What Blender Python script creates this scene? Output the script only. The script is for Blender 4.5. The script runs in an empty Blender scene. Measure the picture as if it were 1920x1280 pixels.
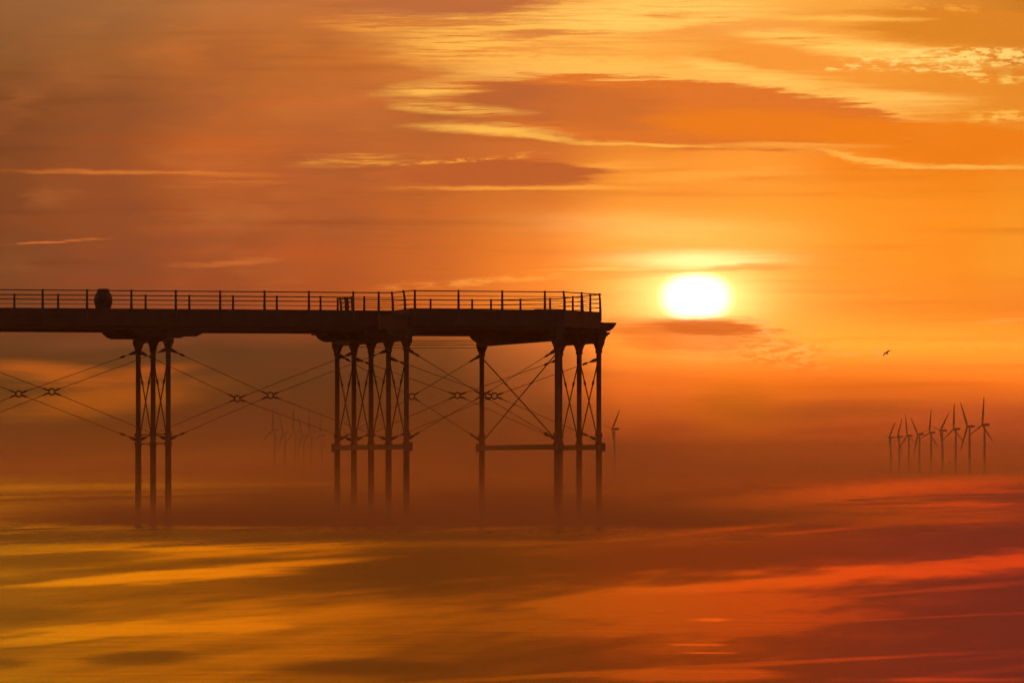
import bpy, bmesh, math, random
from mathutils import Vector, Matrix
random.seed(7)
S = bpy.context.scene
COL = S.collection
R = math.radians

# ------------------------------------------------------------------ measured layout
F = 11547.0            # focal length in photo pixels (telephoto)
HOR = 886.0            # photo row of the horizon
CAMH = 2.3             # eye height above the water, metres

def srgb(c):
    return tuple(((x / 255) / 12.92 if x / 255 <= .04045 else ((x / 255 + .055) / 1.055) ** 2.4) for x in c)

# ------------------------------------------------------------------ tagging helpers
def tag(o, label=None, cat=None, group=None, kind=None):
    if label: o['label'] = label
    if cat: o['category'] = cat
    if group: o['group'] = group
    if kind: o['kind'] = kind
    return o

def empty(name, loc=(0, 0, 0), rz=0, parent=None):
    o = bpy.data.objects.new(name, None)
    COL.objects.link(o)
    o.location = loc
    o.rotation_euler = (0, 0, rz)
    o.empty_display_size = .5
    if parent: o.parent = parent
    return o

def obj(name, bm, mat, parent=None, smooth=False, loc=None):
    bmesh.ops.recalc_face_normals(bm, faces=bm.faces)
    me = bpy.data.meshes.new(name)
    bm.to_mesh(me); bm.free()
    if smooth:
        for p in me.polygons: p.use_smooth = True
        try: me.set_sharp_from_angle(angle=R(40))
        except Exception: pass
    me.materials.append(mat)
    o = bpy.data.objects.new(name, me)
    COL.objects.link(o)
    if parent: o.parent = parent
    if loc: o.location = loc
    return o

# ------------------------------------------------------------------ mesh helpers
def box(bm, x0, x1, y0, y1, z0, z1):
    v = [bm.verts.new((x, y, z)) for z in (z0, z1) for y in (y0, y1) for x in (x0, x1)]
    for f in ((0, 1, 3, 2), (4, 6, 7, 5), (0, 4, 5, 1), (2, 3, 7, 6), (0, 2, 6, 4), (1, 5, 7, 3)):
        bm.faces.new([v[i] for i in f])

def prism(bm, poly, z0, z1):
    a = [bm.verts.new((x, y, z0)) for x, y in poly]
    b = [bm.verts.new((x, y, z1)) for x, y in poly]
    bm.faces.new(a[::-1]); bm.faces.new(b)
    n = len(poly)
    for i in range(n):
        bm.faces.new((a[i], a[(i + 1) % n], b[(i + 1) % n], b[i]))

def side_prism(bm, prof, y0, y1):
    """profile in x,z extruded along y"""
    a = [bm.verts.new((x, y0, z)) for x, z in prof]
    b = [bm.verts.new((x, y1, z)) for x, z in prof]
    bm.faces.new(a); bm.faces.new(b[::-1])
    n = len(prof)
    for i in range(n):
        bm.faces.new((a[(i + 1) % n], a[i], b[i], b[(i + 1) % n]))

def tube(bm, p0, p1, r0, r1=None, n=8):
    r1 = r0 if r1 is None else r1
    p0, p1 = Vector(p0), Vector(p1)
    d = (p1 - p0).normalized()
    u = d.orthogonal().normalized(); w = d.cross(u)
    rings = []
    for p, r in ((p0, r0), (p1, r1)):
        rings.append([bm.verts.new(p + r * (math.cos(t) * u + math.sin(t) * w))
                      for t in (2 * math.pi * i / n for i in range(n))])
    for i in range(n):
        bm.faces.new((rings[0][i], rings[0][(i + 1) % n], rings[1][(i + 1) % n], rings[1][i]))
    bm.faces.new(rings[0][::-1]); bm.faces.new(rings[1])

def path_tube(bm, pts, radii, n=8):
    for (p, q, a, b) in zip(pts, pts[1:], radii, radii[1:]):
        tube(bm, p, q, a, b, n)

def lathe(bm, prof, n=14, cx=0, cy=0):
    rings = []
    for r, z in prof:
        rings.append([bm.verts.new((cx + r * math.cos(2 * math.pi * i / n), cy + r * math.sin(2 * math.pi * i / n), z)) for i in range(n)])
    for A, B in zip(rings, rings[1:]):
        for i in range(n):
            bm.faces.new((A[i], A[(i + 1) % n], B[(i + 1) % n], B[i]))
    bm.faces.new(rings[0][::-1]); bm.faces.new(rings[-1])

def torus(bm, c, ax_u, ax_v, R0, r, n=18, m=8):
    c = Vector(c); ax_u = Vector(ax_u).normalized(); ax_v = Vector(ax_v).normalized()
    nn = ax_u.cross(ax_v)
    g = []
    for i in range(n):
        t = 2 * math.pi * i / n
        d = math.cos(t) * ax_u + math.sin(t) * ax_v
        g.append([bm.verts.new(c + d * (R0 + r * math.cos(s)) + nn * (r * math.sin(s)))
                  for s in (2 * math.pi * j / m for j in range(m))])
    for i in range(n):
        for j in range(m):
            bm.faces.new((g[i][j], g[(i + 1) % n][j], g[(i + 1) % n][(j + 1) % m], g[i][(j + 1) % m]))

# ------------------------------------------------------------------ node helper
class NB:
    def __init__(s, tree):
        s.t = tree; s.n = tree.nodes; s.l = tree.links
    def new(s, kind, **kw):
        nd = s.n.new(kind)
        for k, v in kw.items(): setattr(nd, k, v)
        return nd
    def put(s, sock, v):
        if isinstance(v, bpy.types.NodeSocket): s.l.new(v, sock)
        elif v is not None: sock.default_value = v
    def math(s, op, a, b=None, c=None, clamp=False):
        nd = s.new('ShaderNodeMath', operation=op, use_clamp=clamp)
        for i, v in enumerate((a, b, c)): s.put(nd.inputs[i], v) if v is not None else None
        return nd.outputs[0]
    def vmath(s, op, a, b=None):
        nd = s.new('ShaderNodeVectorMath', operation=op)
        s.put(nd.inputs[0], a)
        if b is not None: s.put(nd.inputs[1], b)
        return nd.outputs['Value'] if op in ('LENGTH', 'DOT_PRODUCT') else nd.outputs[0]
    def comb(s, x, y, z=0.0):
        nd = s.new('ShaderNodeCombineXYZ')
        for i, v in enumerate((x, y, z)): s.put(nd.inputs[i], v)
        return nd.outputs[0]
    def sep(s, v):
        nd = s.new('ShaderNodeSeparateXYZ'); s.put(nd.inputs[0], v); return nd.outputs
    def smooth(s, v, a, b, lo=0.0, hi=1.0, kind='SMOOTHSTEP'):
        nd = s.new('ShaderNodeMapRange', interpolation_type=kind)
        for i, x in enumerate((v, a, b, lo, hi)): s.put(nd.inputs[i], x)
        return nd.outputs[0]
    def noise(s, vec, scale=1.0, detail=3.0, rough=.55, color=False, dist=0.0):
        nd = s.new('ShaderNodeTexNoise')
        s.put(nd.inputs['Vector'], vec); nd.inputs['Scale'].default_value = scale
        nd.inputs['Detail'].default_value = detail; nd.inputs['Roughness'].default_value = rough
        nd.inputs['Distortion'].default_value = dist
        return nd.outputs['Color'] if color else nd.outputs['Fac']
    def mix(s, f, a, b, mode='MIX'):
        nd = s.new('ShaderNodeMix', data_type='RGBA', blend_type=mode, clamp_factor=True)
        s.put(nd.inputs[0], f)
        for sock, v in ((nd.inputs[6], a), (nd.inputs[7], b)):
            s.put(sock, v if isinstance(v, bpy.types.NodeSocket) else (*v[:3], 1.0))
        return nd.outputs[2]
    def ramp(s, fac, stops, interp='LINEAR'):
        nd = s.new('ShaderNodeValToRGB'); cr = nd.color_ramp; cr.interpolation = interp
        while len(cr.elements) < len(stops): cr.elements.new(.5)
        for e, (p, c) in zip(cr.elements, stops):
            e.position = p; e.color = (*c[:3], 1.0)
        s.put(nd.inputs[0], fac)
        return nd.outputs[0]

def material(name):
    m = bpy.data.materials.new(name); m.use_nodes = True
    m.node_tree.nodes.clear()
    nb = NB(m.node_tree)
    out = nb.new('ShaderNodeOutputMaterial')
    return m, nb, out

def solid(name, c0, c1, rough=.7, scale=3.0, metallic=0.0, bump=.0):
    m, nb, out = material(name)
    p = nb.new('ShaderNodeBsdfPrincipled')
    tc = nb.new('ShaderNodeTexCoord').outputs['Object']
    n = nb.noise(tc, scale, 6, .65)
    nb.put(p.inputs['Base Color'], nb.mix(nb.smooth(n, .35, .68), c0, c1))
    p.inputs['Roughness'].default_value = rough
    p.inputs['Metallic'].default_value = metallic
    if bump:
        b = nb.new('ShaderNodeBump'); b.inputs['Strength'].default_value = bump; b.inputs['Distance'].default_value = .02
        nb.put(b.inputs['Height'], n); nb.l.new(b.outputs[0], p.inputs['Normal'])
    nb.l.new(p.outputs[0], out.inputs['Surface'])
    return m

M_IRON = solid('rusted_iron', (.075, .05, .045), (.14, .062, .035), .62, 4.0, .0, .3)
M_TIMBER = solid('weathered_timber', (.072, .056, .056), (.045, .036, .036), .8, 2.0, 0, .3)
M_RAIL = solid('painted_railing', (.05, .045, .05), (.08, .05, .045), .55, 6.0)
M_BIN = solid('bin_dark', (.045, .035, .035), (.065, .045, .04), .6, 5.0)
M_TURB = solid('turbine_paint', (.22, .21, .21), (.27, .26, .26), .5, .05)
M_BIRD = solid('gull_feathers', (.12, .1, .1), (.2, .18, .17), .8, 6.0)

# ------------------------------------------------------------------ camera
cam = bpy.data.cameras.new('camera'); co = bpy.data.objects.new('camera', cam); COL.objects.link(co)
co.location = (0, 0, CAMH); co.rotation_euler = (R(90), 0, 0)
cam.sensor_width = 36; cam.lens = F / 1920 * 36
cam.shift_y = (HOR - 640) / 1920
cam.clip_start = .5; cam.clip_end = 200000
S.camera = co

# ------------------------------------------------------------------ world: sky
SUN_AZ = (1305 - 960) / F
SUN_EL = (HOR - 556) / F
W = bpy.data.worlds.new('World'); S.world = W; W.use_nodes = True
W.node_tree.nodes.clear()
nb = NB(W.node_tree)
wout = nb.new('ShaderNodeOutputWorld'); bg = nb.new('ShaderNodeBackground')
D = nb.new('ShaderNodeTexCoord').outputs['Generated']
dx, dy, dz = nb.sep(D)[:3]
AZ = nb.math('ARCTAN2', dx, dy)
EL = nb.math('ARCSINE', dz)
# sky angles written in units of 1/F radian, so numbers read like rows and columns of sky
U = nb.math('MULTIPLY_ADD', AZ, F, 960.0)
V = nb.math('MULTIPLY_ADD', EL, -F, HOR)
P = nb.comb(U, V, 1.0)
w1 = nb.noise(nb.vmath('MULTIPLY', P, (1 / 240, 1 / 26, 0)), 1, 5, .64, True)
w1 = nb.vmath('MULTIPLY', nb.vmath('SUBTRACT', w1, (.5, .5, .5)), (170, 20, 0))
w3 = nb.noise(nb.vmath('MULTIPLY', P, (1 / 60, 1 / 8, 0)), 1, 4, .66, True)
w1 = nb.vmath('ADD', w1, nb.vmath('MULTIPLY', nb.vmath('SUBTRACT', w3, (.5, .5, .5)), (70, 9, 0)))
PW = nb.vmath('ADD', P, w1)                       # ragged edges
w2 = nb.noise(nb.vmath('MULTIPLY', P, (1 / 600, 1 / 110, 0)), 1, 3, .5, True)
w2 = nb.vmath('MULTIPLY', nb.vmath('SUBTRACT', w2, (.5, .5, .5)), (160, 46, 0))
PB = nb.vmath('ADD', P, w2)                       # soft drift of the base colours
PBu, PBv = nb.sep(PB)[:2]

GU = [0, 200, 400, 600, 800, 1000, 1200, 1400, 1600, 1800, 1920]
ROWS = [
 (-12000, [(100, 64, 42)] * 11),
 (-5000, [(180, 104, 40), (180, 102, 38), (178, 98, 36), (176, 94, 34), (174, 90, 32), (176, 88, 30), (180, 84, 30), (182, 82, 30), (182, 80, 32), (178, 76, 34), (174, 74, 36)]),
 (-2400, [(214, 122, 26), (212, 118, 24), (210, 112, 22), (206, 106, 20), (202, 100, 20), (204, 98, 20), (212, 92, 20), (216, 88, 20), (214, 84, 22), (210, 80, 24), (206, 78, 26)]),
 (-1600, [(132, 76, 12), (124, 68, 8), (112, 58, 6), (98, 48, 6), (92, 44, 6), (112, 50, 6), (134, 50, 10), (138, 48, 16), (132, 44, 26), (124, 40, 32), (118, 38, 34)]),
 (-1050, [(136, 78, 12), (128, 70, 8), (114, 60, 6), (100, 50, 6), (94, 44, 6), (114, 50, 6), (136, 50, 10), (140, 48, 14), (134, 44, 24), (126, 40, 32), (120, 38, 34)]),
 (-700, [(222, 130, 4), (236, 128, 0), (240, 126, 0), (228, 114, 0), (200, 94, 0), (204, 92, 4), (222, 88, 4), (226, 78, 4), (232, 70, 6), (226, 60, 8), (220, 56, 10)]),
 (-300, [(238, 148, 4), (238, 142, 4), (234, 128, 4), (216, 114, 4), (188, 92, 4), (204, 88, 6), (226, 82, 6), (238, 74, 6), (242, 68, 6), (234, 62, 9), (224, 58, 11)]),
 (-170, [(170, 104, 40), (180, 108, 38), (196, 114, 34), (200, 112, 34), (200, 108, 36), (205, 108, 36), (222, 118, 40), (228, 122, 42), (222, 112, 36), (205, 100, 30), (190, 90, 28)]),
 (0, [(158, 104, 62), (166, 108, 60), (184, 114, 60), (190, 110, 58), (188, 108, 60), (205, 120, 60), (238, 158, 66), (244, 168, 72), (236, 158, 62), (208, 128, 44), (190, 115, 35)]),
 (100, [(140, 88, 48), (158, 95, 48), (180, 100, 45), (195, 108, 45), (214, 124, 52), (236, 150, 62), (240, 158, 64), (238, 150, 56), (238, 152, 55), (225, 135, 40), (215, 130, 40)]),
 (200, [(128, 72, 40), (145, 82, 42), (185, 100, 46), (185, 100, 46), (178, 98, 48), (188, 102, 48), (218, 120, 45), (232, 128, 38), (235, 140, 45), (230, 140, 45), (225, 135, 40)]),
 (300, [(130, 72, 38), (152, 80, 40), (190, 96, 42), (180, 93, 46), (185, 98, 44), (200, 105, 44), (236, 138, 46), (250, 150, 50), (240, 130, 30), (232, 122, 22), (235, 130, 30)]),
 (400, [(130, 70, 38), (150, 78, 40), (172, 88, 43), (176, 90, 43), (190, 98, 40), (207, 110, 38), (242, 146, 48), (250, 150, 45), (250, 145, 35), (248, 142, 30), (245, 145, 35)]),
 (500, [(128, 75, 42), (145, 75, 42), (160, 80, 41), (178, 86, 39), (196, 95, 36), (226, 112, 30), (250, 150, 52), (252, 152, 48), (250, 136, 30), (248, 140, 30), (250, 150, 40)]),
 (580, [(125, 70, 40), (140, 72, 40), (148, 73, 39), (172, 80, 36), (202, 96, 34), (228, 115, 33), (252, 152, 55), (253, 150, 50), (253, 140, 38), (252, 138, 35), (252, 135, 38)]),
 (650, [(108, 64, 38), (104, 63, 38), (100, 60, 38), (112, 62, 37), (130, 66, 34), (168, 82, 34), (238, 122, 34), (243, 128, 38), (250, 136, 38), (252, 138, 40), (250, 135, 40)]),
 (720, [(105, 65, 30), (116, 64, 27), (104, 59, 30), (94, 56, 31), (108, 57, 29), (140, 68, 28), (200, 88, 20), (206, 95, 12), (202, 92, 16), (206, 94, 20), (212, 98, 22)]),
 (780, [(105, 65, 30), (112, 62, 24), (92, 52, 26), (82, 50, 27), (94, 51, 24), (122, 60, 22), (178, 76, 20), (186, 84, 12), (176, 72, 20), (168, 68, 25), (164, 66, 26)]),
 (840, [(100, 62, 28), (105, 60, 18), (104, 58, 16), (92, 54, 16), (84, 46, 17), (112, 50, 16), (152, 56, 18), (162, 65, 14), (162, 60, 18), (156, 58, 23), (152, 55, 24)]),
 (890, [(110, 65, 18), (136, 74, 8), (126, 68, 8), (98, 56, 8), (80, 42, 10), (90, 42, 10), (132, 48, 14), (162, 55, 11), (174, 50, 13), (164, 51, 18), (150, 48, 20)]),
]
uf = nb.smooth(PBu, 0, 1920, 0, 1, 'LINEAR')
base = None
for i, (rv, cols) in enumerate(ROWS):
    gn = 1.95 if -900 < rv < -200 else (1.15 if -2000 < rv < -900 else (1.1 if -6000 < rv < -2000 else 1.0))
    gx = (lambda u: .80 + .20 * min(1, u / 900)) if 0 <= rv <= 640 else (lambda u: 1.0)
    if rv > 640: gx = (lambda u: .62 + 1.18 * min(1, max(0, (u - 850) / 350)))
    c = nb.ramp(uf, [(u / 1920, tuple(gn * gx(u) * q * (1.25 if i2 == 1 and rv > 640 and u < 900 else 1.0) for i2, q in enumerate(srgb(k)))) for u, k in zip(GU, cols)], 'EASE')
    if base is None: base = c
    else: base = nb.mix(nb.smooth(PBv, ROWS[i - 1][0], rv, 0, 1, 'LINEAR' if rv > 0 else 'SMOOTHSTEP'), base, c)

# cloud texture fields
streak = nb.noise(nb.vmath('MULTIPLY', PW, (1 / 330, 1 / 12, 0)), 1, 9, .66)
comb = nb.noise(nb.vmath('MULTIPLY', P, (1 / 150, 1 / 5.5, 0)), 1, 5, .62)
streak = nb.math('MULTIPLY_ADD', streak, .68, nb.math('MULTIPLY', nb.math('SUBTRACT', nb.math('MULTIPLY', comb, 1.25), .12), .32))
streak_s = nb.smooth(streak, .41, .62)
fine = nb.noise(nb.vmath('MULTIPLY', P, (1 / 34, 1 / 10, 0)), 1, 6, .65)
fine_s = nb.smooth(fine, .45, .62)
wide = nb.noise(nb.vmath('MULTIPLY', P, (1 / 900, 1 / 34, 0)), 1, 5, .55)

def lens(u, v, a, b, ang=0, inner=.55, vec=None, gauss=False):
    chain = nb.new('ShaderNodeVectorMath', operation='MULTIPLY_ADD')   # orders the layers one after the other
    nb.put(chain.inputs[0], sky); chain.inputs[1].default_value = (1e-7, 1e-7, 0)
    nb.put(chain.inputs[2], PW if vec is None else vec)
    q = chain.outputs[0]; c_, s_ = math.cos(R(ang)), math.sin(R(ang))
    d1 = nb.vmath('DOT_PRODUCT', q, (c_ / a, s_ / a, -(c_ * u + s_ * v) / a))
    d2 = nb.vmath('DOT_PRODUCT', q, (-s_ / b, c_ / b, -(c_ * v - s_ * u) / b))
    r = nb.vmath('LENGTH', nb.comb(d1, d2))
    if gauss:
        return nb.math('EXPONENT', nb.math('MULTIPLY', nb.math('MULTIPLY', r, r), -1.0))
    r = nb.math('MULTIPLY_ADD', streak, 1.1, nb.math('SUBTRACT', r, .55))
    return nb.smooth(r, inner, 1.0, 1.0, 0.0)

sky = base
def lay(m, col, k=1.0, mode=None):
    global sky
    f = nb.math('MULTIPLY', m, k)
    if mode is not None: f = nb.math('MULTIPLY', f, mode)
    sky = nb.mix(f, sky, srgb(col))

# faint long banding everywhere
sky = nb.mix(nb.smooth(wide, .5, .75, 0, .16), sky, srgb((255, 175, 80)), 'OVERLAY')
sky = nb.mix(nb.smooth(wide, .5, .25, 0, .30), sky, srgb((150, 70, 35)), 'MULTIPLY')

mott = nb.noise(nb.vmath('MULTIPLY', PW, (1 / 300, 1 / 130, 0)), 1, 4, .55)
mz = lens(300, 250, 800, 520, 0, .3, P)
lay(mz, (206, 118, 58), .30, nb.smooth(mott, .48, .72))
lay(mz, (112, 68, 46), .34, nb.smooth(mott, .52, .28))
HI = (255, 186, 78); HI2 = (255, 202, 98); MID = (255, 166, 62); AMB = (236, 146, 58)
# bright streaked field, upper middle
lay(lens(1010, 60, 420, 95, -1, .35), HI, .95, streak_s)
lay(lens(1230, 30, 330, 62, -2, .3), HI2, .9, nb.smooth(streak, .34, .58))
lay(lens(690, 45, 130, 26, 0, .2), MID, .8, streak_s)
lay(lens(1130, 120, 240, 26, 2, .3), HI, .75, nb.smooth(streak, .33, .55))
lay(lens(900, 100, 210, 55, 3, .3), HI, .75, streak_s)
lay(lens(1060, 78, 520, 92, 1, .45), (222, 134, 54), .8, nb.smooth(streak, .47, .36))
lay(lens(1000, 112, 300, 34, 1, .3), (232, 148, 62), .7, nb.smooth(fine, .5, .38))
# dark cloud at the very top and shaded bands
lay(lens(860, 4, 230, 34, -2, .5), (176, 98, 56), .92)
lay(lens(985, 68, 90, 12, -3, .3), (206, 120, 58), .8)
lay(lens(1350, 62, 190, 22, -7, .4), (238, 150, 62), .75)
lay(lens(1800, 52, 260, 44, 2, .5), (212, 126, 36), .95)
lay(lens(1480, 108, 210, 30, 8, .45), (240, 146, 54), .85)
lay(lens(1580, 38, 190, 8, 1, .2), HI, .8)
lay(lens(1750, 18, 130, 14, 4, .2), MID, .7, fine_s)
# bright descending band on the right with curdled texture
lay(lens(1600, 92, 330, 26, 8, .3), HI2, .9, nb.smooth(streak, .36, .56))
lay(lens(1735, 118, 210, 30, 5, .35), (255, 214, 118), .95, fine_s)
lay(lens(1860, 108, 190, 22, 3, .35), (255, 210, 112), .9, nb.smooth(fine, .42, .56))
lay(lens(1590, 130, 70, 9, 0, .3), (255, 212, 114), .95, fine_s)
lay(lens(1850, 148, 150, 12, 8, .3), HI2, .8, fine_s)
lay(lens(1400, 140, 190, 20, 12, .3), HI2, .85, nb.smooth(streak, .34, .55))
lay(lens(1680, 186, 200, 24, 3, .3), (255, 192, 92), .85, nb.smooth(streak, .34, .55))
# big lens shaped cloud
lay(lens(1300, 196, 540, 88, 5, .62), (255, 190, 88), .75, nb.smooth(streak, .2, .5, .45, 1))
lay(lens(1300, 62, 330, 12, -3, .2), (236, 148, 62), .6)
lay(lens(1060, 92, 200, 7, 1, .2), (226, 138, 62), .6)
lay(lens(1275, 214, 470, 68, 4.5, .86), (214, 109, 38), .97)
lay(lens(985, 192, 200, 54, 2, .4), (174, 92, 48), .92)
lay(lens(1130, 205, 190, 60, 3, .3), (196, 102, 43), .9)
lay(lens(1470, 238, 330, 40, 3, .5), (230, 120, 24), .85)
lay(lens(1760, 265, 280, 42, 2, .6), (232, 122, 22), .9)
# ragged gilded edges of the lens cloud
lay(lens(805, 170, 130, 27, -5, .2), HI, .95, streak_s)
lay(lens(860, 206, 165, 17, 3, .2), HI, .9, nb.smooth(streak, .36, .56))
lay(lens(920, 243, 195, 16, 3, .25), HI, .95, nb.smooth(streak, .36, .56))
lay(lens(1020, 258, 80, 7, 8, .2), HI, .7)
lay(lens(1210, 271, 240, 6, 2, .2), HI, .75)
lay(lens(1480, 274, 220, 10, 1, .2), MID, .7)
lay(lens(1620, 300, 170, 8, 9, .2), HI, .75)
lay(lens(1800, 316, 190, 6, 0, .2), HI, .75)
lay(lens(1870, 222, 110, 16, -4, .3), HI, .85, nb.smooth(fine, .40, .56))
# second lens cloud
lay(lens(690, 302, 180, 16, -3, .2), MID, .75, streak_s)
lay(lens(640, 296, 120, 11, -2, .2), MID, .8, streak_s)
lay(lens(1150, 312, 240, 14, -2, .2), MID, .6, nb.smooth(streak, .36, .6))
lay(lens(930, 324, 235, 31, 1, .7), (178, 88, 42), .95)
lay(lens(760, 322, 110, 12, -8, .3), (184, 94, 44), .6)
lay(lens(850, 300, 250, 6, -4, .2, PW), MID, .7, fine_s)
lay(lens(1000, 353, 330, 6, 0, .2), MID, .7)
lay(lens(1330, 330, 260, 14, -3, .2), MID, .6)
lay(lens(280, 326, 360, 6, 1, .1), (226, 124, 50), .6)
lay(lens(430, 345, 180, 10, -2, .2), (230, 128, 50), .5, streak_s)
lay(lens(100, 454, 130, 4, -4, .2), (214, 110, 50), .7)
lay(lens(425, 494, 140, 12, -3, .2), (214, 112, 50), .7, nb.smooth(streak, .36, .6))
lay(lens(360, 455, 260, 26, -2, .2), (138, 70, 40), .4)
# cloud bar and bright rim left of the sun
lay(lens(1150, 516, 150, 11, -1, .4), (238, 124, 34), .85)
lay(lens(900, 528, 230, 11, -4, .2), (250, 152, 58), .8, nb.smooth(fine, .36, .6))
lay(lens(1110, 505, 150, 3.5, -1, .2), (255, 176, 80), .7)
# amber drifts low in the west, behind the pier legs
lay(lens(90, 700, 160, 34, 6, .1), (196, 96, 24), .8)
lay(lens(210, 642, 230, 22, -3, .1), (120, 66, 38), .6)
lay(lens(200, 750, 280, 44, -7, .1), (190, 96, 18), .75)
lay(lens(260, 702, 170, 22, -9, .1), (190, 90, 22), .65)
lay(lens(420, 790, 240, 46, -4, .1), (84, 44, 22), .7)
lay(lens(1380, 760, 110, 60, 0, .1), (208, 102, 10), .6)
lay(lens(1230, 805, 130, 26, -2, .1), (192, 70, 22), .6)
lay(lens(1590, 805, 190, 14, -2, .1), (196, 66, 24), .6)
lay(lens(1560, 770, 260, 30, -2, .1), (164, 72, 26), .5)
lay(lens(1150, 850, 200, 44, 0, .1), (112, 50, 22), .6)
# curdled cloud edge under and right of the sun
lay(lens(1260, 612, 190, 26, 2, .5), (238, 116, 26), .85)
lay(lens(1440, 655, 190, 46, 12, .3), (228, 108, 26), .6, nb.smooth(fine, .55, .4))
lay(lens(1440, 652, 170, 42, 14, .2), (255, 178, 84), .85, fine_s)
lay(lens(1418, 606, 26, 16, 30, .2), (255, 176, 84), .7, fine_s)
lay(lens(1570, 658, 190, 18, 4, .2), (255, 172, 76), .75, fine_s)
lay(lens(1880, 602, 80, 7, -3, .2), (255, 168, 72), .6)
lay(lens(1860, 640, 170, 30, -3, .2), (255, 150, 54), .4, fine_s)

# glow along the horizon
lay(lens(240, 872, 520, 36, -2, .05), (170, 92, 12), .8)
lay(lens(1700, 878, 620, 30, -1.5, .05), (196, 62, 14), .7)
lay(lens(760, 880, 300, 26, 0, .05), (96, 52, 10), .5)
# the sun behind thin cloud: veil glow, then the clipped disc
def glow(m, col, k):
    global sky
    nd = nb.vmath('MULTIPLY', nb.comb(m, m, m), tuple(k * x for x in col))
    sky = nb.mix(1.0, sky, nd, 'ADD')
soft = nb.vmath('ADD', P, nb.vmath('MULTIPLY', w1, (.2, .18, 0)))
g1 = lens(1305, 545, 330, 130, 0, vec=soft, gauss=True)
glow(g1, (.55, .20, .035), 1.0)
glow(lens(1308, 556, 128, 60, 0, vec=soft, gauss=True), (.8, .46, .15), 1.0)
bar = nb.smooth(streak, .3, .7, .55, 1.2)
glow(nb.math('MULTIPLY', lens(1312, 486, 130, 13, 0, vec=soft, gauss=True), bar), (.6, .55, .32), 1.1)
glow(lens(1230, 428, 210, 26, 2, vec=PW, gauss=True), (.25, .17, .06), 1.0)
glow(lens(1320, 642, 60, 24, 0, vec=soft, gauss=True), (.5, .28, .09), 1.0)
lay(lens(1400, 503, 130, 9, -2, .2, PW), (250, 158, 60), .75)
lay(lens(1250, 507, 100, 6, -1, .2, PW), (250, 160, 62), .6)
q = nb.vmath('MULTIPLY', nb.vmath('SUBTRACT', P, (1305, 557, 0)), (1 / 54, 1 / 36, 0))
qx, qy = nb.sep(q)[:2]
rr = nb.math('ADD', nb.math('POWER', nb.math('ABSOLUTE', qx), 2.3), nb.math('POWER', nb.math('ABSOLUTE', qy), 2.5))
glow(lens(1306, 556, 88, 50, 0, vec=P, gauss=True), (.7, .5, .24), 1.0)
disc = nb.smooth(rr, 2.3, .1)
glow(disc, (1.6, 1.4, 1.0), 1.0)
lay(lens(1285, 632, 220, 44, 2.5, .35, PW), (236, 114, 32), .75)
lay(lens(1325, 613, 150, 23, 2.5, .4, PW), (224, 104, 30), .85)
lay(lens(1410, 601, 60, 8, 14, .2, PW), (255, 190, 100), .9, nb.smooth(fine, .38, .55))
lay(lens(1436, 622, 40, 10, 48, .2, PW), (255, 182, 92), .85, nb.smooth(fine, .38, .55))
lay(lens(1180, 592, 90, 4, 2, .2, PW), (255, 184, 90), .5, fine_s)

nish = nb.new('ShaderNodeTexSky', sky_type='NISHITA')
nish.sun_disc = False
nish.sun_elevation = SUN_EL; nish.sun_rotation = SUN_AZ
nish.air_density = 1.5; nish.dust_density = 3.0
nk = nb.vmath('MULTIPLY', nish.outputs[0], (.05, .05, .05))
# the western sky faces the camera; away from it only the plain dusk sky is left
west = nb.smooth(dy, -.1, .75)
dusk = nb.mix(nb.smooth(EL, 0.0, .9), srgb((124, 84, 62)), srgb((70, 58, 60)))
sky = nb.mix(west, dusk, sky)
sky = nb.mix(.06, sky, nk, 'ADD')
nb.l.new(sky, bg.inputs['Color'])
bg.inputs['Strength'].default_value = 1.12
nb.l.new(bg.outputs[0], wout.inputs['Surface'])
W.cycles.sampling_method = 'MANUAL'; W.cycles.sample_map_resolution = 1024

# ------------------------------------------------------------------ sun lamp
ld = bpy.data.lights.new('sun', 'SUN'); lo = bpy.data.objects.new('sun', ld); COL.objects.link(lo)
ld.energy = .13; ld.angle = R(.6); ld.color = (1.0, .25, .05)
sd = Vector((math.sin(SUN_AZ) * math.cos(SUN_EL), math.cos(SUN_AZ) * math.cos(SUN_EL), math.sin(SUN_EL)))
lo.rotation_euler = sd.to_track_quat('Z', 'Y').to_euler()
lo.location = (0, 0, 60)

# ------------------------------------------------------------------ sea
ROWS_SEA = [   # centre line x = c1*y + c0, half width w1*y + w0, fade in and out along y
    ((.0856, -22.1, .022, 1.5, 150, 260), 1.0),
    ((.232, -24.4, .024, 1.0, 88, 125), .95),
    ((0.1283, -23.57, 0.0062, 0.3, 190, 221, 293, 346), 0.75),
    ((0.1615, -27.38, 0.0052, 0.3, 203, 236, 332, 391), 0.6),
    ((0.2895, -26.83, 0.0061, 0.3, 99, 115, 122, 144), 0.6),
    ((0.5558, -47.92, 0.0081, 0.3, 84, 98, 96, 114), 0.7),
    ((0.2841, -23.0, 0.0069, 0.3, 74, 86, 86, 101), 0.55),
    ((-0.0239, -13.8, 0.0057, 0.3, 193, 225, 573, 676), 0.95),
    ((0.1296, -25.76, 0.0107, 0.3, 112, 130, 154, 181), 0.9),
    ((0.1834, -21.94, 0.0124, 0.3, 73, 85, 96, 113), 0.95),
    ((0.1965, -19.55, 0.0081, 0.3, 76, 89, 92, 109), 0.7),
    ((0.1671, -23.0, 0.0061, 0.3, 91, 106, 115, 136), 0.6),
    ((.6, -41.5, .012, .3, 60, 66, 76, 84), .8),
    ((.35, -19.5, .008, .3, 60, 68, 78, 90), .6),
    ((.42, -26.3, .006, .3, 70, 76, 84, 96), .5),
]
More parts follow.
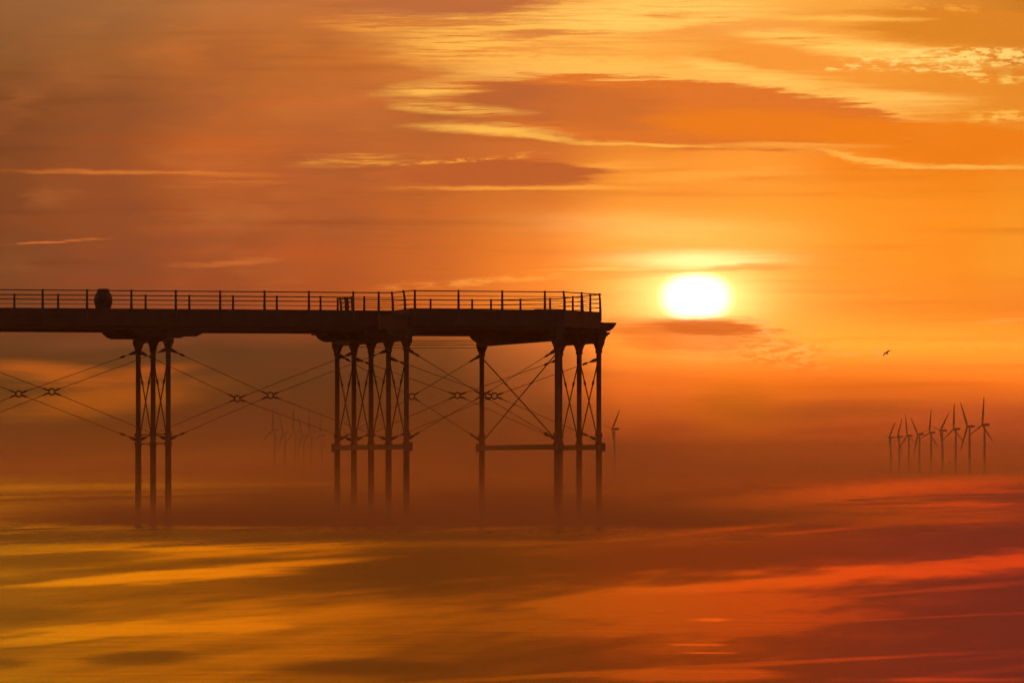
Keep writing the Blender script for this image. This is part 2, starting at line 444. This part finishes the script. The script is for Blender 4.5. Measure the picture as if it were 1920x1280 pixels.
PATCH_SEA = [  # tilt masks added to shape bright (+) and dark (-) reflections: centre, half size along x and y in metres, shear
    ((-8.5, 115, 6.5, 50), .5),
    ((-4.2, 91, 5.0, 10, .06), 1.0),
    ((-7.2, 140, 3.8, 20, .10), 1.0),
    ((-28, 420, 24, 190, .05), 1.0),
    ((-70, 1100, 60, 800, .05), .8),
    ((-13, 275, 10, 60, .06), 1.0),
    ((-4.0, 215, 8, 30, .1), -.5),
    ((-2.2, 160, 3.6, 50), -.85),
    ((-1.0, 450, 9, 280), -.85),
    ((-4.6, 77, .9, 4.5), -.85),
    ((-6.4, 74, .7, 3.0), -.7),
    ((-1.8, 73, 1.2, 3.5), -.5),
    ((2.2, 70, 2.6, 4.0), .9),
    ((-6.0, 72, 1.4, 3.5), .6),
    ((4.5, 108, 3.6, 10, .2), .7),
    ((.5, 92, 3.0, 12), .75),
    ((15, 235, 9, 50), -.95),
    ((4.6, 68.5, 2.4, 2.0), .9),
    ((-12, 165, 3, 18), -.6),
    ((-8.2, 100, 1.6, 9), -.5),
    ((10, 135, 4.5, 18), -.85),
    ((6.0, 84, 2.4, 7), -.8),
    ((3.0, 105, 5.5, 45), .8),
]
def build_sea():
    bm = bmesh.new()
    L = 32000.0
    vs = [bm.verts.new(p) for p in ((-L, -L * .2, 0), (L, -L * .2, 0), (L, L, 0), (-L, L, 0))]
    bm.faces.new(vs)
    m, nb, out = material('sea_water')
    tc = nb.new('ShaderNodeTexCoord').outputs['Object']
    p = nb.new('ShaderNodeBsdfPrincipled')
    p.inputs['Base Color'].default_value = (.02, .018, .014, 1)
    p.inputs['IOR'].default_value = 1.33
    x, y, _ = nb.sep(tc)[:3]
    # streak masks in metres, added to shape the reflections; higher values lean the mirror less
    xs = nb.math('MULTIPLY_ADD', y, -.12, x)          # rows drift away to the right
    tcs = nb.comb(xs, y)
    fr = nb.noise(nb.vmath('MULTIPLY', tcs, (1 / 14, 1 / 120, 0)), 1, 9, .62)
    def row(c1, c0, w1, w0, y0=0, y1=0, y2=1e9, y3=2e9):
        d = nb.math('ABSOLUTE', nb.math('SUBTRACT', x, nb.math('MULTIPLY_ADD', y, c1, c0)))
        r = nb.math('DIVIDE', d, nb.math('MULTIPLY_ADD', y, w1, w0))
        r = nb.math('ADD', r, nb.math('MULTIPLY', nb.math('SUBTRACT', fr2, .5), 2.2))
        m = nb.smooth(r, 1.05, .1)
        if y1: m = nb.math('MULTIPLY', m, nb.smooth(y, y0, y1))
        if y2 < 1e8: m = nb.math('MULTIPLY', m, nb.smooth(y, y3, y2))
        return m
    M = nb.smooth(fr, .38, .66, 0, .9)
    def patch(cx, cy, ax, ay, sh=0.0):
        u = nb.math('SUBTRACT', x, nb.math('MULTIPLY_ADD', nb.math('SUBTRACT', y, cy), sh, cx))
        q = nb.comb(nb.math('MULTIPLY', u, 1 / ax), nb.math('MULTIPLY', nb.math('SUBTRACT', y, cy), 1 / ay))
        r = nb.math('ADD', nb.vmath('LENGTH', q), nb.math('MULTIPLY', nb.math('SUBTRACT', fr2, .5), 2.4))
        return nb.smooth(r, 1.15, .2)
    fr2 = nb.noise(nb.vmath('MULTIPLY', tcs, (1 / 3.2, 1 / 26, 0)), 1, 7, .6)
    for args, k in PATCH_SEA:
        pm = nb.math('MULTIPLY', patch(*args), abs(k))
        M = nb.math('MAXIMUM', M, pm) if k > 0 else nb.math('MULTIPLY', M, nb.math('SUBTRACT', 1.0, pm))
    for args, k in ROWS_SEA:
        M = nb.math('MAXIMUM', M, nb.math('MULTIPLY', row(*args), k)) if k > 0 else nb.math('MULTIPLY', M, nb.math('MULTIPLY_ADD', row(*args), k, 1.0))
    t = nb.math('MULTIPLY_ADD', M, -.040, .097)
    wob = nb.noise(nb.vmath('MULTIPLY', tc, (5, .5, 0)), 1, 3, .5, True)
    for gx, gy, ga, gb, gt in ((3.14, 96.6, .42, 1.3, .046), (2.46, 82.5, .5, .8, .054), (2.5, 78.8, .6, .5, .054)):  # small spots tilted apart so they mirror brighter sky as glints
        q = nb.vmath('MULTIPLY', nb.vmath('SUBTRACT', tc, (gx, gy, 0)), (1 / ga, 1 / gb, 0))
        g = nb.smooth(nb.vmath('LENGTH', nb.vmath('ADD', q, nb.vmath('MULTIPLY', nb.vmath('SUBTRACT', wob, (.5, .5, .5)), (1.4, 1.4, 0)))), .2, 1.1)
        t = nb.math('MULTIPLY_ADD', g, nb.math('SUBTRACT', t, gt), gt)
    nb.put(p.inputs['Roughness'], nb.math('MULTIPLY_ADD', patch(-9, 226, 22, 34), .22, .12))   # ruffled round the legs
    h = nb.noise(nb.vmath('MULTIPLY', tc, (.35, .8, 0)), 1, 4, .6)
    b = nb.new('ShaderNodeBump'); b.inputs['Strength'].default_value = 1.0; b.inputs['Distance'].default_value = 1.0
    nb.put(b.inputs['Height'], nb.math('MULTIPLY', h, .005))
    nrm = nb.vmath('NORMALIZE', nb.vmath('ADD', b.outputs[0], nb.comb(0.0, nb.math('MULTIPLY', t, -1.0), 0.0)))
    nb.l.new(nrm, p.inputs['Normal'])
    nb.l.new(p.outputs[0], out.inputs['Surface'])
    tag(obj('sea', bm, m), kind='structure')
build_sea()

# ------------------------------------------------------------------ haze and low mist
def air_box(name, lo, hi, color, density, aniso):
    bm = bmesh.new(); box(bm, lo[0], hi[0], lo[1], hi[1], lo[2], hi[2])
    m, nb, out = material(name + '_air')
    v = nb.new('ShaderNodeVolumePrincipled')
    v.inputs['Color'].default_value = (*color, 1)
    v.inputs['Density'].default_value = density
    v.inputs['Anisotropy'].default_value = aniso
    nb.l.new(v.outputs[0], out.inputs['Volume'])
    o = obj(name, bm, m)
    tag(o, kind='stuff')
    return o
air_box('haze', (-33000, -7000, -1.0), (33000, 33000, 150.0), (.82, .68, .52), 3.1e-5, .4)
for top, dens, y0, y1 in ((5.0, .0003, 30, 2500), (9.0, .00017, 20, 5000)):
    air_box('mist', (-y1 - top, y0, -.5 - top * .01), (y1 + top, y1, top), (.92, .68, .42), dens, .5)
def mist_bank():
    """sea mist lying round the legs: thick on the water, thinning upward and outward"""
    bm = bmesh.new(); box(bm, -170, 170, 215, 355, -.3, 6.0)
    m, nb, out = material('mist_bank_air')
    pos = nb.new('ShaderNodeTexCoord').outputs['Object']
    x, y, z = nb.sep(pos)[:3]
    zz_ = nb.math('MAXIMUM', z, 0.0)
    low = nb.math('MULTIPLY', nb.math('EXPONENT', nb.math('MULTIPLY', zz_, -1 / .9)), .22)
    high = nb.math('MULTIPLY', nb.math('EXPONENT', nb.math('MULTIPLY', zz_, -1 / 2.4)), .020)
    d = nb.math('ADD', low, high)
    gy = nb.math('DIVIDE', nb.math('SUBTRACT', y, 286), 30)
    gx = nb.math('DIVIDE', nb.math('ADD', x, 5), 16)
    e = nb.math('EXPONENT', nb.math('MULTIPLY', nb.math('ADD', nb.math('MULTIPLY', gy, gy), nb.math('MULTIPLY', gx, gx)), -1.0))
    e = nb.math('MULTIPLY', e, nb.smooth(nb.noise(nb.vmath('MULTIPLY', pos, (1 / 9, 1 / 20, 1 / 1.2)), 1, 3, .5), .25, .7, .45, 1.2))
    v = nb.new('ShaderNodeVolumePrincipled')
    v.inputs['Color'].default_value = (.92, .68, .42, 1)
    v.inputs['Anisotropy'].default_value = .5
    nb.put(v.inputs['Density'], nb.math('MULTIPLY', d, e))
    nb.l.new(v.outputs[0], out.inputs['Volume'])
    m.cycles.volume_step_rate = .2
    tag(obj('mist', bm, m), kind='stuff')
mist_bank()

# ------------------------------------------------------------------ pier
TH = R(15.3); CT, ST = math.cos(TH), math.sin(TH)
Y0 = 282.0; X0 = (762 - 960) / F * Y0
pier = empty('pier', (X0, Y0, 0), TH)
tag(pier, 'long dark iron pier on slender braced legs, ending in a wider railed head', 'pier')

def at(px, py, w):
    """pier coordinates (along, across, height) of a photo point at a given offset across the pier"""
    k = (px - 960) / F
    a = (k * (Y0 + w * CT) - X0 + w * ST) / (CT - k * ST)
    y = Y0 + a * ST + w * CT
    return Vector((a, w, CAMH + (HOR - py) / F * y))
def zz(py): return CAMH + (HOR - py) / F * Y0     # height at the reference depth

Z_RAIL = zz(545.5); Z_KICK = zz(579); Z_DECK = zz(588); Z_B0 = zz(590); Z_B1 = zz(616)
Z_C1 = zz(630); Z_X1 = zz(641); Z_CAP = zz(655); Z_COL = zz(822); Z_LB = zz(837)
WN, WF = 2.95, 10.45                                # narrow walkway edges
HN, HF = -.4, 13.8                                  # head edges
A_ST, A_CH, A_EN = 1.06, at(1057, 600, -.4).x, at(1127, 600, 2.95).x                 # step out, chamfer start, end
AL = -48.0
head_poly = [(A_ST - 1.0, HN), (A_CH, HN), (A_EN, WN), (A_EN, WF), (A_CH, HF), (A_ST - 1.0, HF)]
outline = [(AL, WN), (A_ST - 1.0, WN)] + head_poly + [(A_ST - 1.0, WF), (AL, WF)]

bm = bmesh.new()
prism(bm, [(AL, WN + .1), (A_ST - 1.003, WN + .1), (A_ST - 1.003, WF - .1), (AL, WF - .1)], Z_DECK - .1, Z_DECK)
prism(bm, [(A_ST - 1.0, HN + .1), (A_CH - .05, HN + .1), (A_EN - .1, WN + .05), (A_EN - .1, WF - .05), (A_CH - .05, HF - .1), (A_ST - 1.0, HF - .1)], Z_DECK - .1, Z_DECK + .003)
obj('deck', bm, M_TIMBER, pier)

def wall_strip(bm, pts, t, z0, z1):
    for (p, q) in zip(pts, pts[1:]):
        d = Vector((q[0] - p[0], q[1] - p[1])); n = Vector((-d.y, d.x)).normalized() * t
        prism(bm, [(p[0], p[1]), (q[0], q[1]), (q[0] + n.x, q[1] + n.y), (p[0] + n.x, p[1] + n.y)], z0, z1)
bm = bmesh.new()
ring = outline + [outline[0]]
wall_strip(bm, ring[:-1], .05, Z_DECK - .05, Z_KICK)
obj('kick_board', bm, M_TIMBER, pier)

def girder(w, a0, a1, t=.14, z0=Z_B1, z1=Z_B0):
    bm = bmesh.new()
    box(bm, a0, a1, w - t, w + t, z0, z1)
    box(bm, a0, a1, w - t * 1.5, w + t * 1.5, z0 - .03, z0 + .02)     # bottom flange
    return obj('girder', bm, M_IRON, pier)
WP = [3.35, 6.7, 10.05]
for w in WP: girder(w, AL, A_EN - .1)
for w in (0.05, 13.35): girder(w, -1.25, A_CH - .1, .14, Z_B1, Z_B0)
# outer edge beam of walkway and head, under the kick board
bm = bmesh.new(); wall_strip(bm, ring[:-1], .12, Z_B1 + .12, Z_B0 - .004)
obj('edge_beam', bm, M_TIMBER, pier)
# overhanging end bracket
bm = bmesh.new()
zt = zz(600)
for w in (WN + .25, 6.7, WF - .5):
    side_prism(bm, [(A_EN - .3, zt + .03), (A_EN + .2, zt + .05), (A_EN + .22, zt), (A_EN + .82, zt), (A_EN + .80, zt - .06), (A_EN + .66, zt - .24), (A_EN + .5, zt - .36), (A_EN + .35, zt - .38), (A_EN + .3, zt - .75), (A_EN + .1, zt - .85), (A_EN - .3, zt - .86)], w, w + .3)
box(bm, A_EN + .26, A_EN + .78, WN + .1, WF - .1, zt + .004, zt + .03)
obj('end_bracket', bm, M_TIMBER, pier)

def corbel(a, w, la=1.68, lb=1.68):
    bm = bmesh.new()
    zc0, zc1 = Z_C1, Z_B1 - .034
    prof = [(a - la, zc1), (a - la, zc1 - .06), (a - la + .1, zc1 - .14), (a - la + .16, zc1 - .2), (a - la + .4, zc0),
            (a + lb - .4, zc0), (a + lb - .16, zc1 - .2), (a + lb - .1, zc1 - .14), (a + lb, zc1 - .06), (a + lb, zc1)]
    side_prism(bm, prof, w - .16, w + .16)
    return obj('corbel', bm, M_TIMBER, pier)

def pile_mesh(bm, thick=1.0):
    r = .118 * thick
    lathe(bm, [(r * 2.3, Z_X1 + .16), (r * 2.3, Z_X1 + .04), (r * 2.0, Z_X1 - .02), (r * 1.75, Z_X1 - .1), (r * 1.3, Z_X1 - .24), (r * 1.45, Z_X1 - .30),
               (r * 1.45, Z_X1 - .36), (r * 1.05, Z_X1 - .40), (r, Z_X1 - .9), (r, Z_COL + .32), (r * 1.5, Z_COL + .28), (r * 1.5, Z_COL + .16),
               (r * 1.15, Z_COL + .12), (r * 1.15, Z_COL - .12), (r * 1.55, Z_COL - .16), (r * 1.55, Z_COL - .28), (r * 1.2, Z_COL - .34), (r * 1.28, -3.0)], 14)

def rod(bm, p, q, r=.016, ends=True, buckle=.22, n=6):
    p, q = Vector(p), Vector(q)
    tube(bm, p, q, r, r, n)
    d = (q - p); L = d.length; d.normalize()
    if ends:
        path_tube(bm, [p, p + d * .14, p + d * .26, p + d * .42], [.07, .085, .06, r], 8)
    if buckle:
        c = p + d * L * buckle
        path_tube(bm, [c - d * .16, c - d * .07, c + d * .07, c + d * .16], [r, .055, .055, r], 6)

def trestle(a, ws, beam=True, braces=None, thick=1.0, cross=True, lower_iron=True):
    t = empty('trestle', (a, 0, 0), 0, pier)
    for w in ws:
        bm = bmesh.new(); pile_mesh(bm, thick)
        obj('pile', bm, M_IRON, t, True, (0, w, 0))
    if cross:
        bm = bmesh.new()
        box(bm, -.17, .17, min(ws) - .42, max(ws) + .42, Z_X1 + .10, (Z_B1 - .04) if len(ws) > 2 else Z_B0 - .012)
        for w0, w1 in (zip(ws, ws[1:]) if len(ws) > 2 else ()):            # arched spandrels under the cross beam
            prof = [(w0 + .1, Z_X1 + .1)]
            for i in range(13):
                x = i / 12
                prof.append((w0 + .14 + (w1 - w0 - .28) * x, Z_X1 + .06 - .34 * abs(2 * x - 1) ** 5))
            prof.append((w1 - .1, Z_X1 + .1))
            va = [bm.verts.new((-.05, y, z)) for y, z in prof]; vb = [bm.verts.new((.05, y, z)) for y, z in prof]
            bm.faces.new(va); bm.faces.new(vb[::-1])
            for i in range(len(prof)):
                j = (i + 1) % len(prof)
                bm.faces.new((va[j], va[i], vb[i], vb[j]))
        obj('cross_beam', bm, M_TIMBER, t)
    pairs = braces if braces is not None else list(zip(ws, ws[1:]))
    for w0, w1 in pairs:
        for (u0, u1, off) in ((w0, w1, .045), (w1, w0, -.045)):
            bm = bmesh.new()
            rod(bm, (off, u0, zz(657)), (off, u1, zz(824)), .03, True, .34)
            obj('brace_rod', bm, M_IRON, t)
    bm = bmesh.new()
    if beam:
        box(bm, -.1, .1, min(ws) - .6, max(ws) + .6, Z_LB - .12, Z_LB + .12)
        for w in (min(ws) - .62, max(ws) + .46): box(bm, -.14, .14, w, w + .16, Z_LB - .2, Z_LB + .2)
    else:
        for w0, w1 in zip(ws, ws[1:]):
            tube(bm, (0, w0, Z_COL + .22), (0, w1, Z_COL + .22), .03)
            tube(bm, (0, w0, Z_COL - .22), (0, w1, Z_COL - .2), .03)
    obj('lower_strut', bm, M_IRON, t)
    for w in ws: pass
    return t

A1 = at(287, 700, 6.7).x; A0 = at(-150, 700, 6.7).x; AM = 2 * A0 - A1
A3N = at(1042, 700, 0).x; A3 = (A3N + at(906, 700, 13.4).x) / 2; A4 = at(1086, 700, 6.7).x
print('bents', A1, A0, A3N, A3, A4)
trestle(0.0, [0, 3.35, 6.7, 10.05, 13.4])
trestle(A1, WP, beam=False)
trestle(A0, WP, beam=False)
trestle(AM, WP, beam=False)
trestle(A3, [0, 13.4], thick=1.0)
trestle(A4, WP)
for a in (A1, A0, AM):
    for w in WP: corbel(a, w)
for w in (0, 3.35, 6.7, 10.05, 13.4):
    corbel(0.0, w, 1.0 if w in (0, 13.4) else 1.3, .78 if w in (0, 13.4) else .6)
for w in (0, 13.4): corbel(A3, w, .55, .5)
for w in WP: corbel(A4, w, .7, .5)

# longitudinal tie rods meeting at rings
def tie_bay(pa, pb, ring_p, zt=653, zb=824):
    """pa, pb: (along, across) of the two legs; ring_p: photo column and row of the ring"""
    br = empty('tie_bracing', (0, 0, 0), 0, pier)
    wm = (pa[1] + pb[1]) / 2
    c = at(ring_p[0], ring_p[1], wm)
    if abs(pa[1] - pb[1]) > .01:
        f = (c.x - pa[0]) / (pb[0] - pa[0]); c.y = pa[1] + (pb[1] - pa[1]) * f
    bm = bmesh.new()
    torus(bm, c, (1, 0, 0), (0, 0, 1), .14, .035)
    obj('tie_ring', bm, M_IRON, br)
    for (a, w), zr in ((pa, zt), (pa, zb), (pb, zt), (pb, zb)):
        p = Vector((a, w, zz(zr)))
        d = (p - c).normalized()
        bm = bmesh.new()
        e = c + d * .14
        p2 = p - d * .1
        rod(bm, p2, e, .014, True, .12)
        path_tube(bm, [e, e + d * .09, e + d * .22, e + d * .36], [.02, .045, .04, .014], 6)
        obj('tie_rod', bm, M_IRON, br)
tie_bay((A1, 3.35), (0, 3.35), (507, 741)); tie_bay((A1, 10.05), (0, 10.05), (445, 747))
tie_bay((A0, 3.35), (A1, 3.35), (97, 734)); tie_bay((A0, 10.05), (A1, 10.05), (35, 738))
tie_bay((AM, 3.35), (A0, 3.35), (-330, 735)); tie_bay((AM, 10.05), (A0, 10.05), (-390, 739))
tie_bay((0, 0), (A3, 0), (905, 741)); tie_bay((0, 13.4), (A3, 13.4), (772, 743))
tie_bay((0, 3.35), (A4, 3.35), (927, 742), 668); tie_bay((0, 10.05), (A4, 10.05), (858, 741), 664)
# service cables slung under the head
for i, (pz, w) in enumerate(((625, 12.6), (629, 12.3), (634, 12.0), (640, 11.7))):
    bm = bmesh.new()
    p, q = Vector((0.3, w, zz(pz))), Vector((7.0, w, zz(pz + .5)))
    pts = [p.lerp(q, k / 8) - Vector((0, 0, .05 * (1 - (k / 4 - 1) ** 2))) for k in range(9)]
    path_tube(bm, pts, [.013] * 9, 6)
    obj('service_cable', bm, M_IRON, pier)

# railing
railing = empty('railing', (0, 0, 0), 0, pier)
def post(a, w, lean=(0, 0), zt=Z_RAIL):
    bm = bmesh.new()
    r = .034
    path_tube(bm, [(0, 0, Z_DECK - .2), (0, 0, Z_KICK + .1), (lean[0] * .25, lean[1] * .25, zt - .35), (lean[0] * .6, lean[1] * .6, zt - .12), (lean[0], lean[1], zt)], [.066, .060, .052, .050, .042], 8)
    lathe(bm, [(.03, zt - .03), (.068, zt), (.068, zt + .03), (.03, zt + .055)], 8, lean[0], lean[1])
    obj('railing_post', bm, M_RAIL, railing, False, (a, w, 0))
for i in range(-9, 8):                             # near side, walkway
    px = 80 + 83.2 * i
    if px < 690: post(at(px, 580, WN).x, WN)
    px = 109 + 82.0 * i
    if px < 700: post(at(px, 580, WF).x, WF)
post(at(710, 580, WN).x, WN); post(A_ST - 1.0 + .05, WN, (-.06, -.02)); post(A_ST - .97, HN + 1.0, (-.08, 0)); post(A_ST - .75, HN + .05)
[post(A_ST - .96, w, (-.05, .03)) for w in (10.75, 11.6, 12.0, 13.0)]; post(A_ST - .95, HF - .05)
for px in (860, 942, 1022): post(at(px, 580, HN).x, HN + .03)
for px in (807, 885): post(at(px, 580, HF).x, HF - .03)
for k in (.02, .5, .98): post(A_CH + (A_EN - A_CH) * k, HN + (WN - HN) * k, (-.05, .0))
for k in (.1, .5, .9): post(A_CH + (A_EN - A_CH) * k, HF + (WF - HF) * k)
for w in (4.6, 6.1, 7.6, 9.0): post(A_EN - .05, w)
for zr, r in ((545.5, .026), (554.5, .015), (562.5, .015), (571, .015)):
    pts = [(AL, WN), (A_ST - .97, WN), (A_ST - .95, HN), (A_CH, HN), (A_EN, WN), (A_EN, WF), (A_CH, HF), (A_ST - .95, HF), (A_ST - .97, WF), (AL, WF)]
    bm = bmesh.new()
    path_tube(bm, [Vector((x, y, zz(zr))) for x, y in pts], [r] * len(pts), 6)
    obj('rail', bm, M_RAIL, railing)

# ------------------------------------------------------------------ things on the pier
def on_pier(px, w, z=Z_DECK):
    v = at(px, 580, w)
    return Vector((X0 + v.x * CT - w * ST, Y0 + v.x * ST + w * CT, z))

b = empty('litter_bin', on_pier(193.5, WN + .75), TH)
tag(b, 'dark barrel shaped bin bulging above the near pier railing', 'bin')
bm = bmesh.new()
lathe(bm, [(.28, 0), (.31, .06), (.36, .28), (.425, .5), (.43, .64), (.41, .78), (.34, .94), (.29, 1.0)], 16)
obj('bin_body', bm, M_BIN, b, True)
bm = bmesh.new(); lathe(bm, [(.28, 1.002), (.29, 1.03), (.28, 1.10), (.24, 1.14)], 16)
obj('bin_lid', bm, M_BIN, b, True)

for px, lab in ((1015, 'low dark bench on the pier head, the one farther from the pier end'), (1042, 'low dark bench on the pier head, the one closer to the pier end')):
    o = empty('low_bench', on_pier(px, 7.0), TH)
    tag(o, lab, 'bench', 'low benches on the pier head')
    bm = bmesh.new()
    for i in range(3): box(bm, -.3, .3, -.25 + i * .17, -.25 + i * .17 + .15, .38, .45)
    obj('bench_seat', bm, M_BIN, o)
    for sx in (-.22, .22):
        bm = bmesh.new(); box(bm, sx - .04, sx + .04, -.2, .2, 0, .377)
        obj('bench_leg', bm, M_BIN, o)

# ------------------------------------------------------------------ wind turbines
HUBZ, ROT = 80.0, 46.5
def blade_bm():
    bm = bmesh.new()
    secs = []
    for r, c, th in ((1.4, 1.0, 1.0), (4, 1.25, .8), (9, 1.9, .5), (18, 1.55, .36), (30, 1.15, .26), (40, .8, .16), (ROT, .3, .06)):
        secs.append([bm.verts.new((x, y, r)) for x, y in ((-c * .9, 0), (-c * .1, th), (c * 1.4, 0), (-c * .1, -th))])
    for A, B in zip(secs, secs[1:]):
        for i in range(4): bm.faces.new((A[i], A[(i + 1) % 4], B[(i + 1) % 4], B[i]))
    bm.faces.new(secs[0][::-1]); bm.faces.new(secs[-1])
    return bm
TG_R = 'wind turbines standing right of the sun'
TG_L = 'faint wind turbines behind the pier legs'
proto = None
def build_turbine():
    t = empty('wind_turbine')
    bm = bmesh.new(); lathe(bm, [(2.6, -4), (2.6, 8), (2.3, 8.05), (1.9, 50), (1.45, HUBZ - 1.9)], 16)
    obj('tower', bm, M_TURB, t, True)
    bm = bmesh.new(); lathe(bm, [(3.2, 7.0), (3.2, 7.6)], 16); obj('platform', bm, M_TURB, t)
    # rotor axis along -x
    bm = bmesh.new()
    prof = [(-3.2, 1.5), (-2.6, 1.9), (7.5, 2.0), (8.6, 1.4)]
    rings = [[bm.verts.new((x, y * s, HUBZ + z * s)) for y, z in ((-1, -1), (1, -1), (1, 1), (.5, 1.15), (-.5, 1.15), (-1, 1))] for x, s in prof]
    for A, B in zip(rings, rings[1:]):
        for i in range(6): bm.faces.new((A[i], A[(i + 1) % 6], B[(i + 1) % 6], B[i]))
    bm.faces.new(rings[0]); bm.faces.new(rings[-1][::-1])
    obj('nacelle', bm, M_TURB, t)
    bm = bmesh.new()
    lathe(bm, [(1.7, 0), (1.75, 1.2), (1.4, 2.2), (.6, 2.9)], 12)
    bmesh.ops.rotate(bm, verts=bm.verts, cent=(0, 0, 0), matrix=Matrix.Rotation(R(-90), 3, 'Y'))
    obj('hub', bm, M_TURB, t, True, (-3.3, 0, HUBZ))
    for k in range(3):
        bo = obj('blade', blade_bm(), M_TURB, t, False, (-4.6, 0, HUBZ))
        bo.rotation_euler = (R(120 * k), 0, 0)
    return t
def place_turbine(px, hy, phase, yaw, label, group, scale_d=1.0):
    """px, hy: photo column and row of the hub; phase: clock angle of the first blade in degrees"""
    global proto
    dist = HUBZ * F / (HOR + 2.6 - hy) * scale_d
    if proto is None:
        t = proto = build_turbine()
    else:
        t = proto.copy(); COL.objects.link(t)
        for ch in proto.children:
            c = ch.copy(); COL.objects.link(c); c.parent = t
    t.location = ((px - 960) / F * dist, dist, 0)
    t.rotation_euler = (0, 0, R(yaw))
    k = 0
    for c in t.children:
        if c.name.startswith('blade'):
            c.rotation_euler = (R(phase + 120 * k), 0, 0); k += 1
    tag(t, label, 'wind turbine', group)
YAW = 25.0
right = [
 (1670, 820, 42, 'farthest and smallest wind turbine, at the left end of the row'),
 (1686, 819, 28, 'wind turbine second from the left end of the row, blades crossing its neighbours'),
 (1704, 817, -8, 'third wind turbine from the left end, one blade nearly upright'),
 (1724, 814, -40, 'fourth wind turbine from the left end, one blade raised to the left'),
 (1746, 811, 10, 'middle wind turbine of the row, one tall blade leaning slightly right'),
 (1767, 807, 45, 'wind turbine in the row with two blades spread upward like a V'),
 (1792, 804, 3, 'third wind turbine from the right end, one blade pointing straight up'),
 (1818, 799, -30, 'wind turbine next to the tallest, one blade raised high to the left'),
 (1846, 796, 8, 'tallest and nearest wind turbine, at the right end of the row'),
]
for px, hy, ph, lab in right: place_turbine(px, hy, ph, YAW, lab, TG_R)
left = [
 (515, 806, 6, 'faint wind turbine farthest from the five leg trestle, in the hazy group'),
 (534, 811, -25, 'second faint turbine from the left in the hazy group by the trestle'),
 (554, 810, 0, 'third faint turbine from the left in the hazy group by the trestle'),
 (570, 815, -30, 'fourth faint turbine from the left in the hazy group by the trestle'),
 (584, 811, -6, 'faint turbine one from the trestle in the hazy group left of it'),
 (604, 816, 10, 'faint turbine right beside the leftmost leg of the five leg trestle'),
]
for px, hy, ph, lab in left: place_turbine(px, hy, ph, YAW, lab, TG_L)
place_turbine(1152, 804, 42, YAW, 'lone faint wind turbine just right of the pier end', 'lone wind turbine')

# ------------------------------------------------------------------ gull
def build_gull():
    bm = bmesh.new()
    lathe(bm, [(.01, -.28), (.05, -.22), (.075, -.05), (.08, .06), (.05, .17), (.048, .22), (.02, .28), (.006, .34)], 10)
    bmesh.ops.rotate(bm, verts=bm.verts, cent=(0, 0, 0), matrix=Matrix.Rotation(R(-90), 3, 'X'))
    for s in (-1, 1):
        secs = []
        for x, y, z, c, t in ((.03, .04, .03, .13, .022), (.2, .07, .10, .12, .016), (.36, .06, .14, .10, .012), (.52, -.02, .12, .07, .008), (.68, -.14, .08, .02, .004)):
            secs.append([bm.verts.new((s * x, y + q * c, z + w * t)) for q, w in ((1, 0), (0, 1), (-1, 0), (0, -1))])
        for A, B in zip(secs, secs[1:]):
            for i in range(4): bm.faces.new((A[i], A[(i + 1) % 4], B[(i + 1) % 4], B[i]))
        bm.faces.new(secs[0]); bm.faces.new(secs[-1])
    d = 800.0
    o = obj('seagull', bm, M_BIRD, None, False, ((1663 - 960) / F * d, d, CAMH + (HOR - 662) / F * d))
    o.rotation_euler = (R(48), R(-34), R(8))
    tag(o, 'small dark seagull gliding with wings raised in the orange sky', 'bird')
build_gull()

# ------------------------------------------------------------------ render settings
S.view_settings.view_transform = 'Standard'; S.view_settings.look = 'None'
S.view_settings.exposure = 0; S.view_settings.gamma = 1
S.render.engine = 'CYCLES'
S.cycles.use_denoising = True
S.cycles.use_adaptive_sampling = True; S.cycles.adaptive_threshold = .03; S.cycles.adaptive_min_samples = 20
S.cycles.max_bounces = 4; S.cycles.volume_bounces = 0
S.cycles.sample_clamp_indirect = 4.0
